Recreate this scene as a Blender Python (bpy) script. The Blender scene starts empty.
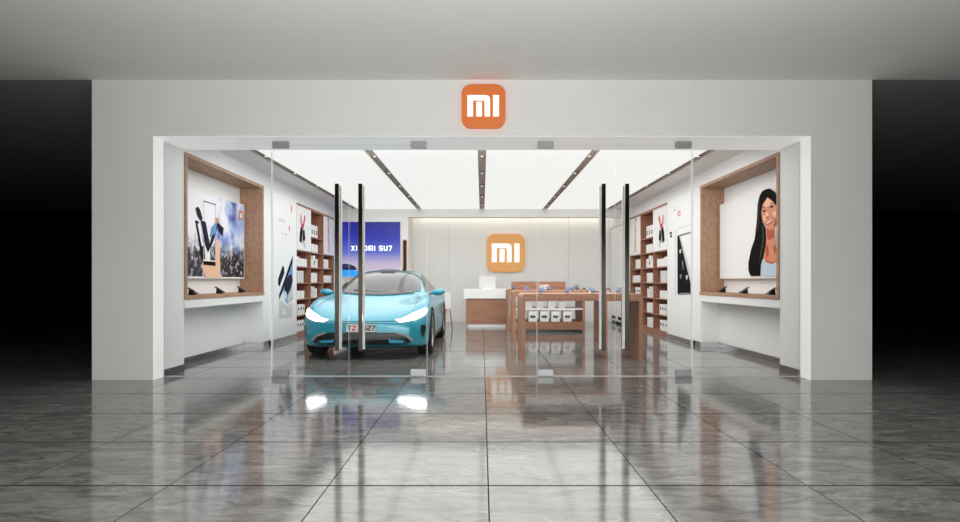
import bpy, bmesh, math, random
from mathutils import Vector, Matrix
from mathutils.bvhtree import BVHTree
random.seed(7)
F, D0, EZ = 589.0, 6.84, 1.15           # focal length in px, camera to shop front, eye height
sc = bpy.context.scene
C = sc.collection

# ------------------------------------------------------------------ materials
def lin(c):
    c = c / 255.0
    return c / 12.92 if c <= 0.04045 else ((c + 0.055) / 1.055) ** 2.4
def rgb(r, g, b): return (lin(r), lin(g), lin(b), 1.0)
MATS = {}
def mat(name, col, rough=0.5, metal=0.0, emit=None, es=0.0, coat=0.0, ior=1.45, vary=0.0, vs=6.0, spec=0.5):
    m = bpy.data.materials.new(name); m.use_nodes = True
    nt = m.node_tree; b = nt.nodes['Principled BSDF']
    b.inputs['Base Color'].default_value = col
    b.inputs['Roughness'].default_value = rough
    b.inputs['Metallic'].default_value = metal
    b.inputs['IOR'].default_value = ior
    b.inputs['Coat Weight'].default_value = coat
    b.inputs['Coat Roughness'].default_value = 0.03
    b.inputs['Specular IOR Level'].default_value = spec
    if emit:
        b.inputs['Emission Color'].default_value = emit
        b.inputs['Emission Strength'].default_value = es
    if vary:
        n = nt.nodes.new('ShaderNodeTexNoise'); n.inputs['Scale'].default_value = vs
        n.inputs['Detail'].default_value = 4
        tc = nt.nodes.new('ShaderNodeTexCoord'); nt.links.new(tc.outputs['Object'], n.inputs['Vector'])
        r = nt.nodes.new('ShaderNodeValToRGB')
        r.color_ramp.elements[0].position = .3; r.color_ramp.elements[1].position = .7
        r.color_ramp.elements[0].color = tuple(c * (1 - vary) for c in col[:3]) + (1,)
        r.color_ramp.elements[1].color = tuple(min(1, c * (1 + vary)) for c in col[:3]) + (1,)
        nt.links.new(n.outputs['Fac'], r.inputs['Fac']); nt.links.new(r.outputs['Color'], b.inputs['Base Color'])
    MATS[name] = m
    return m

def wood(name, c1, c2, stretch):
    m = mat(name, c1, 0.5)
    nt = m.node_tree; b = nt.nodes['Principled BSDF']
    tc = nt.nodes.new('ShaderNodeTexCoord'); mp = nt.nodes.new('ShaderNodeMapping')
    mp.inputs['Scale'].default_value = stretch
    n = nt.nodes.new('ShaderNodeTexNoise'); n.inputs['Scale'].default_value = 3; n.inputs['Detail'].default_value = 8
    n.inputs['Distortion'].default_value = .6
    r = nt.nodes.new('ShaderNodeValToRGB'); r.color_ramp.elements[0].position = .32; r.color_ramp.elements[1].position = .68
    r.color_ramp.elements[0].color = c1; r.color_ramp.elements[1].color = c2
    nt.links.new(tc.outputs['Object'], mp.inputs['Vector']); nt.links.new(mp.outputs['Vector'], n.inputs['Vector'])
    nt.links.new(n.outputs['Fac'], r.inputs['Fac']); nt.links.new(r.outputs['Color'], b.inputs['Base Color'])
    return m

W_H = wood('wood_grain_horizontal', rgb(150, 103, 79), rgb(177, 130, 102), (.5, 1.2, 9))
W_V = wood('wood_grain_vertical', rgb(150, 103, 79), rgb(177, 130, 102), (9, 9, .6))
W_N = wood('wood_niche', rgb(156, 120, 96), rgb(180, 144, 117), (6, 1, 4))
W_B = wood('wood_bookcase', rgb(146, 98, 76), rgb(172, 122, 97), (5, 5, .7))
WHITE = mat('white_paint', rgb(236, 236, 235), .5, vary=.012, vs=1.5)
FACADE = mat('shopfront_plaster', rgb(221, 221, 218), .55, vary=.015, vs=2)
SOFFIT = mat('corridor_ceiling_paint', rgb(230, 230, 227), .7, vary=.012, vs=.8)
PANEL = mat('warm_white_wall_panel', rgb(232, 231, 228), .45, vary=.01, vs=2)
STEEL = mat('brushed_steel', rgb(175, 175, 176), .28, 1.0, vary=.08, vs=20)
CHROME = mat('polished_steel', rgb(232, 231, 228), .42, .9)
SATIN = mat('satin_aluminium', rgb(150, 152, 152), .4, .6)
LUM = mat('luminous_ceiling_fabric', rgb(90, 90, 90), .8, emit=rgb(240, 240, 237), es=.98)
TRACK = mat('dark_track_metal', rgb(205, 194, 184), .6, 0)
TRACKD = mat('track_dark_inner', rgb(150, 141, 134), .6)
LAMP = mat('spot_lamp_lens', rgb(255, 255, 255), .3, emit=(1, .98, .95, 1), es=1.5)
COVE = mat('cove_led', rgb(255, 245, 225), .3, emit=(1, .94, .83, 1), es=7)
OR_OUT = mat('orange_sign_face', rgb(205, 112, 52), .35, emit=rgb(205, 100, 40), es=.22)
OR_HALO = mat('orange_sign_edge', rgb(225, 110, 60), .35, emit=(1, .22, .06, 1), es=1.2)
OR_IN = mat('pale_orange_sign_face', rgb(226, 160, 80), .35, emit=rgb(228, 150, 70), es=.12)
LETTER = mat('glowing_white_letter', rgb(120, 120, 120), .4, emit=(1, .98, .95, 1), es=1.0)
PAPER = mat('white_print', rgb(240, 240, 240), .45)
BOXW = mat('white_carton', rgb(236, 235, 233), .5, vary=.01, vs=9)
BOXG = mat('pale_grey_carton', rgb(216, 215, 213), .5, vary=.01, vs=9)
BLACK = mat('black_print', spec=.15, col=rgb(3, 3, 4), rough=.7)
BLKP = mat('black_plastic', rgb(18, 19, 22), .3)
RUBBER = mat('tyre_rubber', rgb(22, 22, 23), .75)
PAINT = mat('aqua_car_paint', rgb(42, 148, 170), .3, .15, coat=.5)
PAINTD = mat('deep_aqua_trim', rgb(60, 168, 205), .3, .2, coat=.8)
GLASSC = mat('tinted_car_glass', rgb(52, 52, 54), .05, 0, coat=0.0, ior=1.6)
DARKG = mat('dark_car_glass', rgb(14, 15, 18), .05, 0, ior=1.8)
HEADL = mat('headlamp_glow', rgb(255, 255, 255), .2, emit=(1, 1, 1, 1), es=14)
RED = mat('red_print', rgb(215, 35, 35), .4)
PINK = mat('pink_print', rgb(225, 120, 130), .4)
ORANGE = mat('orange_print', rgb(232, 140, 60), .4)
BLUEP = mat('blue_phone_back', rgb(24, 52, 108), .25)
TAN = mat('tan_strap', rgb(150, 95, 70), .5)
GREYP = mat('grey_print', rgb(150, 152, 156), .4)
LGREY = mat('light_grey_print', rgb(205, 207, 210), .4)
NAVY = mat('navy_print', spec=.15, col=rgb(20, 20, 48), rough=.6)
BLUEM = mat('mid_blue_print', rgb(90, 150, 205), .35)
GREEND = mat('dark_green_print', spec=.15, col=rgb(16, 28, 24), rough=.6)
FLESH = mat('warm_flesh_print', rgb(236, 190, 160), .4)
SKIN = mat('portrait_skin_print', rgb(222, 140, 98), .4)
SKINL = mat('portrait_skin_highlight', rgb(244, 190, 150), .4)
SKIND = mat('portrait_skin_shadow', rgb(186, 70, 34), .4)
HAIR = mat('portrait_black_hair', rgb(6, 4, 5), .7, spec=.1)
HAIRB = mat('portrait_hair_strand', rgb(34, 27, 27), .7)
TOPB = mat('portrait_pale_top', rgb(196, 212, 226), .4)
LIP = mat('portrait_lip', rgb(190, 60, 45), .4)
EDGEG = mat('glass_edge', rgb(222, 228, 226), .3, emit=rgb(200, 205, 203), es=.15)  # faint glow added so pane edges and beads read light

def glass_mat():
    m = bpy.data.materials.new('clear_shopfront_glass'); m.use_nodes = True
    nt = m.node_tree; nt.nodes.clear()
    o = nt.nodes.new('ShaderNodeOutputMaterial'); mx = nt.nodes.new('ShaderNodeMixShader')
    t = nt.nodes.new('ShaderNodeBsdfTransparent'); t.inputs[0].default_value = (.985, .99, .988, 1)
    g = nt.nodes.new('ShaderNodeBsdfGlossy'); g.inputs['Roughness'].default_value = .0
    fr = nt.nodes.new('ShaderNodeFresnel'); fr.inputs['IOR'].default_value = 1.04
    nt.links.new(fr.outputs[0], mx.inputs[0]); nt.links.new(t.outputs[0], mx.inputs[1])
    nt.links.new(g.outputs[0], mx.inputs[2]); nt.links.new(mx.outputs[0], o.inputs[0])
    return m
GLASS = glass_mat()

def floor_mat():
    m = mat('polished_grey_marble_tile', rgb(140, 140, 140), .09, ior=1.6)
    nt = m.node_tree; b = nt.nodes['Principled BSDF']; L = nt.links.new; N = nt.nodes.new
    tc = N('ShaderNodeTexCoord'); sp = N('ShaderNodeSeparateXYZ'); L(tc.outputs['Object'], sp.inputs[0])
    def math_(op, a, bb=None):
        n = N('ShaderNodeMath'); n.operation = op
        for i, v in enumerate((a, bb)):
            if v is None: continue
            if isinstance(v, (int, float)): n.inputs[i].default_value = v
            else: L(v, n.inputs[i])
        return n.outputs[0]
    def seam(coord, off, pitch, hw):
        t = math_('DIVIDE', math_('SUBTRACT', coord, off), pitch)
        fr = math_('FRACT', t)
        dd = math_('MINIMUM', fr, math_('SUBTRACT', 1.0, fr))
        return math_('LESS_THAN', dd, hw), math_('FLOOR', t)
    sx, ix = seam(sp.outputs['X'], .035, .897, .0040); sy, iy = seam(sp.outputs['Y'], .07, .9, .009)
    s = math_('MAXIMUM', sx, sy)
    # each tile slides the stone pattern a little
    cb = N('ShaderNodeCombineXYZ'); L(ix, cb.inputs[0]); L(iy, cb.inputs[1])
    wn = N('ShaderNodeTexWhiteNoise'); L(cb.outputs[0], wn.inputs['Vector'])
    va = N('ShaderNodeVectorMath'); va.operation = 'MULTIPLY_ADD'
    L(wn.outputs['Color'], va.inputs[0]); va.inputs[1].default_value = (1.5, 1.5, 1.5); L(tc.outputs['Object'], va.inputs[2])
    mp = N('ShaderNodeMapping'); mp.inputs['Scale'].default_value = (.7, 1.9, 1); mp.inputs['Rotation'].default_value = (0, 0, .35)
    L(va.outputs[0], mp.inputs['Vector'])
    n1 = N('ShaderNodeTexNoise'); n1.inputs['Scale'].default_value = 5.0; n1.inputs['Detail'].default_value = 12; n1.inputs['Roughness'].default_value = .72; n1.inputs['Distortion'].default_value = .8
    L(mp.outputs[0], n1.inputs['Vector'])
    r1 = N('ShaderNodeValToRGB'); r1.color_ramp.elements[0].position = .36; r1.color_ramp.elements[1].position = .64
    r1.color_ramp.elements[0].color = rgb(92, 91, 90); r1.color_ramp.elements[1].color = rgb(142, 141, 139)
    L(n1.outputs['Fac'], r1.inputs['Fac'])
    n2 = N('ShaderNodeTexNoise'); n2.inputs['Scale'].default_value = 1.7; n2.inputs['Detail'].default_value = 10; n2.inputs['Distortion'].default_value = .9
    L(mp.outputs[0], n2.inputs['Vector'])
    v = math_('ABSOLUTE', math_('SUBTRACT', n2.outputs['Fac'], .5))
    r2 = N('ShaderNodeValToRGB'); r2.color_ramp.elements[0].position = .0; r2.color_ramp.elements[1].position = .008
    r2.color_ramp.elements[0].color = (.3, .3, .3, 1); r2.color_ramp.elements[1].color = (0, 0, 0, 1)
    L(v, r2.inputs['Fac'])
    mx = N('ShaderNodeMixRGB'); L(r2.outputs['Color'], mx.inputs[0]); L(r1.outputs['Color'], mx.inputs[1]); mx.inputs[2].default_value = rgb(192, 190, 187)
    mx2 = N('ShaderNodeMixRGB'); L(s, mx2.inputs[0]); L(mx.outputs[0], mx2.inputs[1]); mx2.inputs[2].default_value = rgb(42, 42, 41)
    L(mx2.outputs[0], b.inputs['Base Color']); L(math_('MULTIPLY', math_('SUBTRACT', 1.0, s), .5), b.inputs['Specular IOR Level'])
    rr = N('ShaderNodeMapRange'); L(n1.outputs['Fac'], rr.inputs[0]); rr.inputs[3].default_value = .06; rr.inputs[4].default_value = .12
    L(math_('ADD', rr.outputs[0], math_('MULTIPLY', s, .4)), b.inputs['Roughness'])
    return m
FLOOR = floor_mat()
DARKC = mat('side_ceiling_painted_shade', rgb(150, 150, 148), .7)  # darker tone painted in for light fading out beside the shop
LINING = mat('white_lining_added_glow', rgb(244, 244, 243), .45, emit=rgb(240, 242, 240), es=.28)  # glow put into the paint to brighten the reveal, no lamp behind
DHAND = mat('steel_painted_dark_reflection', rgb(38, 36, 33), .2, 1.0)  # handle steel darkened to stand for its reflection of the dark corridor

def flower_mat():
    m = mat('meadow_print', rgb(200, 210, 230), .4); nt = m.node_tree; b = nt.nodes['Principled BSDF']; L = nt.links.new; N = nt.nodes.new
    tc = N('ShaderNodeTexCoord'); sp = N('ShaderNodeSeparateXYZ'); L(tc.outputs['Object'], sp.inputs[0])
    # Y runs away from the entrance (0..2.5), Z up (0..1.27)
    n0 = N('ShaderNodeTexNoise'); n0.inputs['Scale'].default_value = 2.2; n0.inputs['Detail'].default_value = 5; L(tc.outputs['Object'], n0.inputs['Vector'])
    def M(op, a, bb):
        n = N('ShaderNodeMath'); n.operation = op
        for i, v in enumerate((a, bb)):
            if isinstance(v, (int, float)): n.inputs[i].default_value = v
            else: L(v, n.inputs[i])
        return n.outputs[0]
    blue = M('ADD', M('SUBTRACT', M('MULTIPLY', sp.outputs['Y'], .55), .75), M('MULTIPLY', M('SUBTRACT', n0.outputs['Fac'], .5), 3.2))
    r = N('ShaderNodeValToRGB'); e = r.color_ramp.elements; e[0].position = .1; e[0].color = rgb(246, 244, 250); e[1].position = .95; e[1].color = rgb(30, 44, 150)
    x = e.new(.5); x.color = rgb(170, 192, 236)
    L(blue, r.inputs[0])
    n1 = N('ShaderNodeTexNoise'); n1.inputs['Scale'].default_value = 10; n1.inputs['Detail'].default_value = 6; n1.inputs['Roughness'].default_value = .7; L(tc.outputs['Object'], n1.inputs['Vector'])
    r1 = N('ShaderNodeValToRGB'); e = r1.color_ramp.elements; e[0].position = .48; e[0].color = rgb(5, 14, 10); e[1].position = .64; e[1].color = rgb(236, 226, 244)
    x = e.new(.53); x.color = rgb(34, 58, 36); x = e.new(.57); x.color = rgb(140, 120, 165)
    L(n1.outputs['Fac'], r1.inputs[0])
    k = M('ADD', M('MULTIPLY', M('SUBTRACT', .58, sp.outputs['Z']), 4.0), M('MULTIPLY', M('SUBTRACT', n1.outputs['Fac'], .5), -3.4))
    cl = N('ShaderNodeClamp'); L(k, cl.inputs[0])
    mx = N('ShaderNodeMixRGB'); L(cl.outputs[0], mx.inputs[0]); L(r.outputs[0], mx.inputs[1]); L(r1.outputs[0], mx.inputs[2])
    L(mx.outputs[0], b.inputs['Base Color']); 
    return m
MEADOW = flower_mat()

def screen_mat(z0, z1):
    m = mat('sunset_sky_screen', rgb(0, 0, 0), .3); nt = m.node_tree; b = nt.nodes['Principled BSDF']; L = nt.links.new; N = nt.nodes.new
    tc = N('ShaderNodeTexCoord'); sp = N('ShaderNodeSeparateXYZ'); L(tc.outputs['Object'], sp.inputs[0])
    mr = N('ShaderNodeMapRange'); L(sp.outputs['Z'], mr.inputs[0]); mr.inputs[1].default_value = z0; mr.inputs[2].default_value = z1
    r = N('ShaderNodeValToRGB'); e = r.color_ramp.elements
    e[0].position = 0; e[0].color = rgb(232, 214, 218); e[1].position = 1; e[1].color = rgb(18, 22, 140)
    for p, c in ((.25, (205, 190, 222)), (.45, (96, 112, 212)), (.7, (34, 48, 182))):
        x = e.new(p); x.color = rgb(*c)
    L(mr.outputs[0], r.inputs[0]); L(r.outputs[0], b.inputs['Emission Color']); b.inputs['Emission Strength'].default_value = .85
    return m

# ------------------------------------------------------------------ geometry helpers
def bx(bm, x0, x1, y0, y1, z0, z1, mi=0, bev=0.0):
    vs = [bm.verts.new((x, y, z)) for x in (x0, x1) for y in (y0, y1) for z in (z0, z1)]
    fs = [(0, 1, 3, 2), (4, 6, 7, 5), (0, 4, 5, 1), (2, 3, 7, 6), (0, 2, 6, 4), (1, 5, 7, 3)]
    out = []
    for f in fs:
        fc = bm.faces.new([vs[i] for i in f]); fc.material_index = mi; out.append(fc)
    if bev:
        es = list({e for f in out for e in f.edges})
        bmesh.ops.bevel(bm, geom=es, offset=bev, segments=2, affect='EDGES', profile=.5, material=-1)
    return out
def poly(bm, pts, mi=0):
    f = bm.faces.new([bm.verts.new(p) for p in pts]); f.material_index = mi; return f
def prism(bm, pts, off, mi=0):
    """extrude a polygon (3-D points) by the vector off"""
    a = [bm.verts.new(p) for p in pts]; b = [bm.verts.new(Vector(p) + Vector(off)) for p in pts]
    n = len(pts); fs = [bm.faces.new(a), bm.faces.new(b[::-1])]
    for i in range(n): fs.append(bm.faces.new([a[i], b[i], b[(i + 1) % n], a[(i + 1) % n]]))
    for f in fs: f.material_index = mi
    return fs
def cyl(bm, p0, p1, r0, r1=None, seg=20, mi=0, cap=True):
    r1 = r0 if r1 is None else r1
    p0, p1 = Vector(p0), Vector(p1); d = (p1 - p0).normalized()
    u = d.orthogonal().normalized(); v = d.cross(u)
    a = []; b = []
    for i in range(seg):
        t = 2 * math.pi * i / seg; w = u * math.cos(t) + v * math.sin(t)
        a.append(bm.verts.new(p0 + w * r0)); b.append(bm.verts.new(p1 + w * r1))
    for i in range(seg):
        f = bm.faces.new([a[i], a[(i + 1) % seg], b[(i + 1) % seg], b[i]]); f.material_index = mi; f.smooth = True
    if cap:
        for l in (a[::-1], b):
            f = bm.faces.new(l); f.material_index = mi
def lathe_x(bm, prof, cy, cz, seg=40, mi=0):
    """revolve (x, radius) points round an axis along X"""
    rings = [[bm.verts.new((x, cy + r * math.cos(2 * math.pi * i / seg), cz + r * math.sin(2 * math.pi * i / seg))) for i in range(seg)] for x, r in prof]
    for a, b in zip(rings, rings[1:]):
        for i in range(seg):
            f = bm.faces.new([a[i], a[(i + 1) % seg], b[(i + 1) % seg], b[i]]); f.material_index = mi; f.smooth = True
def rrect(w, h, r, n=8):
    pts = []
    for cx, cy, a0 in ((w - r, h - r, 0), (-w + r, h - r, 90), (-w + r, -h + r, 180), (w - r, -h + r, 270)):
        for i in range(n + 1):
            a = math.radians(a0 + 90 * i / n); pts.append((cx + r * math.cos(a), cy + r * math.sin(a)))
    return pts
def obj(name, bm, mats, parent=None, origin=None, smooth=False):
    """link ONE mesh object; verts are given in the parent's space"""
    bmesh.ops.recalc_face_normals(bm, faces=bm.faces)
    if origin is not None:
        for v in bm.verts: v.co -= Vector(origin)
    me = bpy.data.meshes.new(name); bm.to_mesh(me); bm.free()
    for m in (mats if isinstance(mats, (list, tuple)) else [mats]): me.materials.append(m)
    if smooth:
        for p in me.polygons: p.use_smooth = True
    o = bpy.data.objects.new(name, me); C.objects.link(o)
    if origin is not None: o.location = origin
    if parent: o.parent = parent
    return o
def tag(o, label=None, cat=None, group=None, kind=None):
    if label: o['label'] = label
    if cat: o['category'] = cat
    if group: o['group'] = group
    if kind: o['kind'] = kind
    return o
def thing(name, label, cat, loc=(0, 0, 0), rz=0, group=None):
    o = bpy.data.objects.new(name, None); C.objects.link(o); o.location = loc; o.rotation_euler = (0, 0, rz)
    o.empty_display_size = .1
    return tag(o, label, cat, group)
def copy_tree(o, parent=None):
    c = o.copy(); C.objects.link(c)
    if parent: c.parent = parent
    for ch in [k for k in C.objects if k.parent is o]: copy_tree(ch, c)
    return c
def boxes(name, lst, m, parent=None, origin=None, bev=0.0):
    bm = bmesh.new()
    for b in lst: bx(bm, *b, bev=bev)
    return obj(name, bm, m, parent, origin)
def struct(name, lst, m): 
    return tag(boxes(name, lst, m), kind='structure')
def Y(d): return d - D0

# ------------------------------------------------------------------ setting
bm = bmesh.new(); bx(bm, -26, 26, -12, 13, -.1, 0)
tag(obj('floor', bm, FLOOR), kind='structure')
XO, XI = 4.53, 3.82                       # outer and inner faces of the shop's side walls
ZC, ZS = 3.485, 3.03                      # corridor ceiling, shop ceiling
YB, YR = Y(15.4), Y(16.6)                 # pier in front of the recess, back wall
struct('ceiling', [(-26, 26, -12, 0, ZC, ZC + .1)], SOFFIT)
struct('trim_6', [(-26, -XO, 0, 13, ZC, ZC + .1), (XO, 26, 0, 13, ZC, ZC + .1), (-XO, XO, 0, 13, ZC, ZC + .1)], DARKC)
struct('wall_front', [(-XO, -XI, 0, .22, 0, ZC), (XI, XO, 0, .22, 0, ZC), (-XI, XI, 0, .22, 2.834, ZC)], FACADE)
# white lining with added glow behind the front: jambs and soffit up to the shop ceiling
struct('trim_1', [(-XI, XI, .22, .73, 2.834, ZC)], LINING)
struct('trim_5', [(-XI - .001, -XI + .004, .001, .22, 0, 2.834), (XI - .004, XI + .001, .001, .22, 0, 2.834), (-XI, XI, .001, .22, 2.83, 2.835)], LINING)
yb0, yb1 = Y(12.03), Y(15.12)              # bookcase span
for s, nm in ((-1, 'left'), (1, 'right')):
    def S(a, b, *r): return ((min(s * a, s * b), max(s * a, s * b)) + r)
    L_ = [S(4.25, XO, .22, YR + .2, 0, ZC),
          S(XI, 4.25, .22, .71, 0, ZC), S(XI, 4.25, .71, 3.43, 2.81, ZC), S(XI, 4.25, 3.43, yb0, 0, ZC),
          S(4.12, 4.25, .71, 3.43, 0, .80),
          S(XI, 4.25, yb0, yb1, 2.765, ZC), S(XI, 4.25, yb1, YR, 0, ZC)]
    struct('wall_' + nm, L_, WHITE)
    e = .012
    struct('baseboard_' + nm, [S(XI - e, XI, .22, .70, .0, .085), S(4.12 - e, 4.12, .71, 3.43, 0, .085),
                               S(XI, 4.12, 3.43 - e, 3.43, 0, .085), S(XI - e, XI, 3.43, Y(10.6), 0, .085),
                               S(XI - .05 - e, XI - .05, Y(10.6), Y(12.0), 0, .085)], STEEL)
# back: pier wall with the blue screen, header, recess with panelled wall
struct('wall_back', [(-XI, -2.07, YB, YR, 0, ZS), (-2.07, -1.96, YB, YR, 2.23, ZS), (-1.96, -1.93, YB, YR, 0, ZS)] +
       [(a, min(a + 1.115, XI), YR, YR + .1, 0, ZS) for a in (-2.06, -.935, .19, 1.315, 2.44, 3.565)] +
       [(-XI, XI, YR + .02, YR + .2, 0, ZC), (-1.93, 3.62, YB, YB + .25, 2.82, ZS)], PANEL)
struct('wall_side', [(3.62, XI, Y(15.12), YR, 2.62, ZS)], WHITE)
struct('trim_2', [(-XI, XI, .73, YR + .1, ZS + .06, ZS + .12)], WHITE)
struct('trim_3', [(-XI, -3.36, .73, YB, ZS, ZS + .06), (3.36, XI, .73, YB, ZS, ZS + .06), (-XI, XI, YB, YR, ZS, ZS + .06)], WHITE)
# narrow timber lined passage beside the recess
d = boxes('door_1', [(-2.07, -2.05, YB - .02, YB + .5, 0, 2.23), (-1.98, -1.96, YB - .02, YB + .5, 0, 2.23),
                     (-2.05, -1.98, YB - .02, YB + .5, 2.2, 2.23), (-2.05, -1.98, YB + .3, YB + .32, 0, 2.2)], W_V)
tag(d, kind='structure')
# cove light strip
o = boxes('cove_light_strip', [(-1.85, 3.55, YR - .20, YR - .15, 2.975, 2.99)], COVE)
tag(o, 'warm hidden light strip washing the top of the recessed back wall', 'light')

# luminous ceiling fabric between the tracks, tracks with spotlights
trk = [(-3.30, 'dark ceiling light track along the left wall edge'), (-1.64, 'dark ceiling light track slanting above the blue car'),
       (0, 'middle dark ceiling light track of the five'), (1.64, 'dark ceiling light track above the wooden tables'),
       (3.30, 'dark ceiling light track along the right wall edge')]
for i, lab in enumerate(('luminous white ceiling panel nearest the left wall', 'luminous white ceiling panel just left of the middle track',
                         'luminous white ceiling panel just right of the middle track', 'luminous white ceiling panel nearest the right wall')):
    a, b = trk[i][0] + .065, trk[i + 1][0] - .065
    tag(boxes('luminous_ceiling_panel', [(a, b, .74, YB, ZS, ZS + .03)], LUM), lab, 'ceiling light', 'luminous ceiling panels')
first = None
for x, lab in trk:
    if first is None:
        t = first = thing('ceiling_light_track', lab, 'light track', (x, .74, ZS + .05), group='ceiling light tracks'); ln = YB - .74
        boxes('housing', [(-.062, .062, 0, ln, 0, .01), (-.062, -.056, 0, ln, -.05, 0), (.056, .062, 0, ln, -.05, 0)], TRACK, t)
        for dd in (9.0, 10.4, 11.8, 13.25, 14.7):
            yy = Y(dd) - .74
            sp_ = boxes('spotlight', [(-.042, .042, yy - .05, yy + .05, -.028, -.001)], TRACKD, t)
            bm = bmesh.new(); cyl(bm, (0, yy, -.03), (0, yy, -.028), .02, seg=16); obj('lens', bm, LAMP, sp_)
    else:
        t = copy_tree(first); t.location = (x, .74, ZS + .05); t['label'] = lab

# ------------------------------------------------------------------ glass front
zg = 2.79
YG = .26
def pane(bm, x0, x1, z0=.012, z1=zg):
    bx(bm, x0, x1, YG - .006, YG + .006, z0, z1)
    for f in bm.faces:
        if abs(f.normal.y) < .5: f.material_index = 1
wins = [(-XI + .01, -2.53), (-.66, .66), (2.53, XI - .01)]
for i, (a, b) in enumerate(wins):
    bm = bmesh.new(); pane(bm, a, b, .005, 2.834); bm.normal_update()
    for f in bm.faces: f.material_index = 1 if abs(f.normal.y) < .5 else 0
    w = tag(obj('window_%d' % (i + 1), bm, [GLASS, EDGEG]), kind='structure')
    # pale, faintly glowing jointing bead down each free edge
    for xx in [v for v in (a, b) if abs(v) < 3]:
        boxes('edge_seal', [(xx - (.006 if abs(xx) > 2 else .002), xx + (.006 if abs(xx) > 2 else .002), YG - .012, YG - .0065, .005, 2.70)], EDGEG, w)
doors = [(-2.52, -1.605, -2.52, -1.73), (-1.595, -.67, -.67, -1.45), (.67, 1.595, .67, 1.45), (1.605, 2.52, 2.52, 1.73)]
for i, (a, b, piv, hx) in enumerate(doors):
    e = thing('door_%d' % (i + 2), None, None, (0, 0, 0)); e['kind'] = 'structure'
    bm = bmesh.new(); pane(bm, a + .003, b - .003); bm.normal_update()
    for f in bm.faces: f.material_index = 1 if abs(f.normal.y) < .5 else 0
    obj('glass_pane', bm, [GLASS, EDGEG], e)
    sg = 1 if piv == a else -1
    x0, x1 = sorted((piv, piv + sg * .19))
    boxes('patch_fitting', [(x0, x1, YG - .022, YG + .022, .006, .085)], SATIN, e, bev=.003)
    boxes('patch_fitting', [(x0, x1, YG - .022, YG + .022, 2.75, 2.828)], SATIN, e, bev=.003)
    for yy, nm in ((YG - .075, 'outer_handle'), (YG + .075, 'inner_handle')):
        h = boxes(nm, [(hx - .024, hx + .024, yy - .014, yy + .014, .32, 2.31)], DHAND if yy < YG else CHROME, e, bev=.004)
        for zz in (.42, 2.21):
            bm = bmesh.new(); ya, yb = sorted((yy + (.014 if yy < YG else -.014), YG))
            cyl(bm, (hx, ya, zz), (hx, yb, zz), .011, seg=14); obj('standoff', bm, CHROME, h)
struct('trim_4', [(-XI, XI, YG - .012, YG + .012, 0, .004)], LGREY)

# ------------------------------------------------------------------ the two illuminated logo signs
def arcM(k):
    """letter shapes in units of half the sign width: arch with rounded right shoulder, middle bar, upright"""
    r = .20
    o = [(-.74, -.49), (-.74, .49), (.30 - r, .49)]
    o += [(.30 - r + r * math.sin(a), .49 - r + r * math.cos(a)) for a in [math.pi / 2 * i / 6 for i in range(1, 7)]]
    o += [(.30, -.49), (.05, -.49), (.05, .18), (.02, .235), (-.02, .245), (-.48, .245), (-.48, -.49)]
    return [o, [(-.33, -.49), (-.33, .19), (-.07, .19), (-.07, -.49)], [(.44, -.49), (.44, .49), (.71, .49), (.71, -.49)]]
def logo_sign(label, x, y, z, h, depth, face, edge, gap, mount):
    t = thing('logo_sign', label, 'sign', (x, y, z))
    bm = bmesh.new(); prism(bm, [(a, -depth, b) for a, b in rrect(h, h, h * .42)], (0, depth - gap, 0)); bmesh.ops.bevel(bm, geom=[e for e in bm.edges if all(abs(v.co.y + depth) < 1e-5 for v in e.verts)], offset=.008, segments=2, affect='EDGES')
    obj('sign_face', bm, face, t)
    bm = bmesh.new(); prism(bm, [(a, -gap, b) for a, b in rrect(h * .97, h * .97, h * .4)], (0, gap - mount, 0)); obj('light_edge', bm, edge, t)
    for k in arcM(0):
        bm = bmesh.new(); prism(bm, [(a * h, -depth - .006, b * h) for a, b in k], (0, .0055, 0)); obj('letter', bm, LETTER, t)
    return t
logo_sign('rounded orange illuminated logo sign on the shopfront above the glass doors', .017, 0, 3.16, .25, .08, OR_OUT, OR_HALO, .02, .0)
logo_sign('large pale orange rounded logo sign on the back wall above the counter', .67, YR, 1.94, .535, .09, OR_IN, mat('pale_sign_edge', rgb(240, 170, 100), .4, emit=(1, .55, .2, 1), es=.15), .03, .0)

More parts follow.
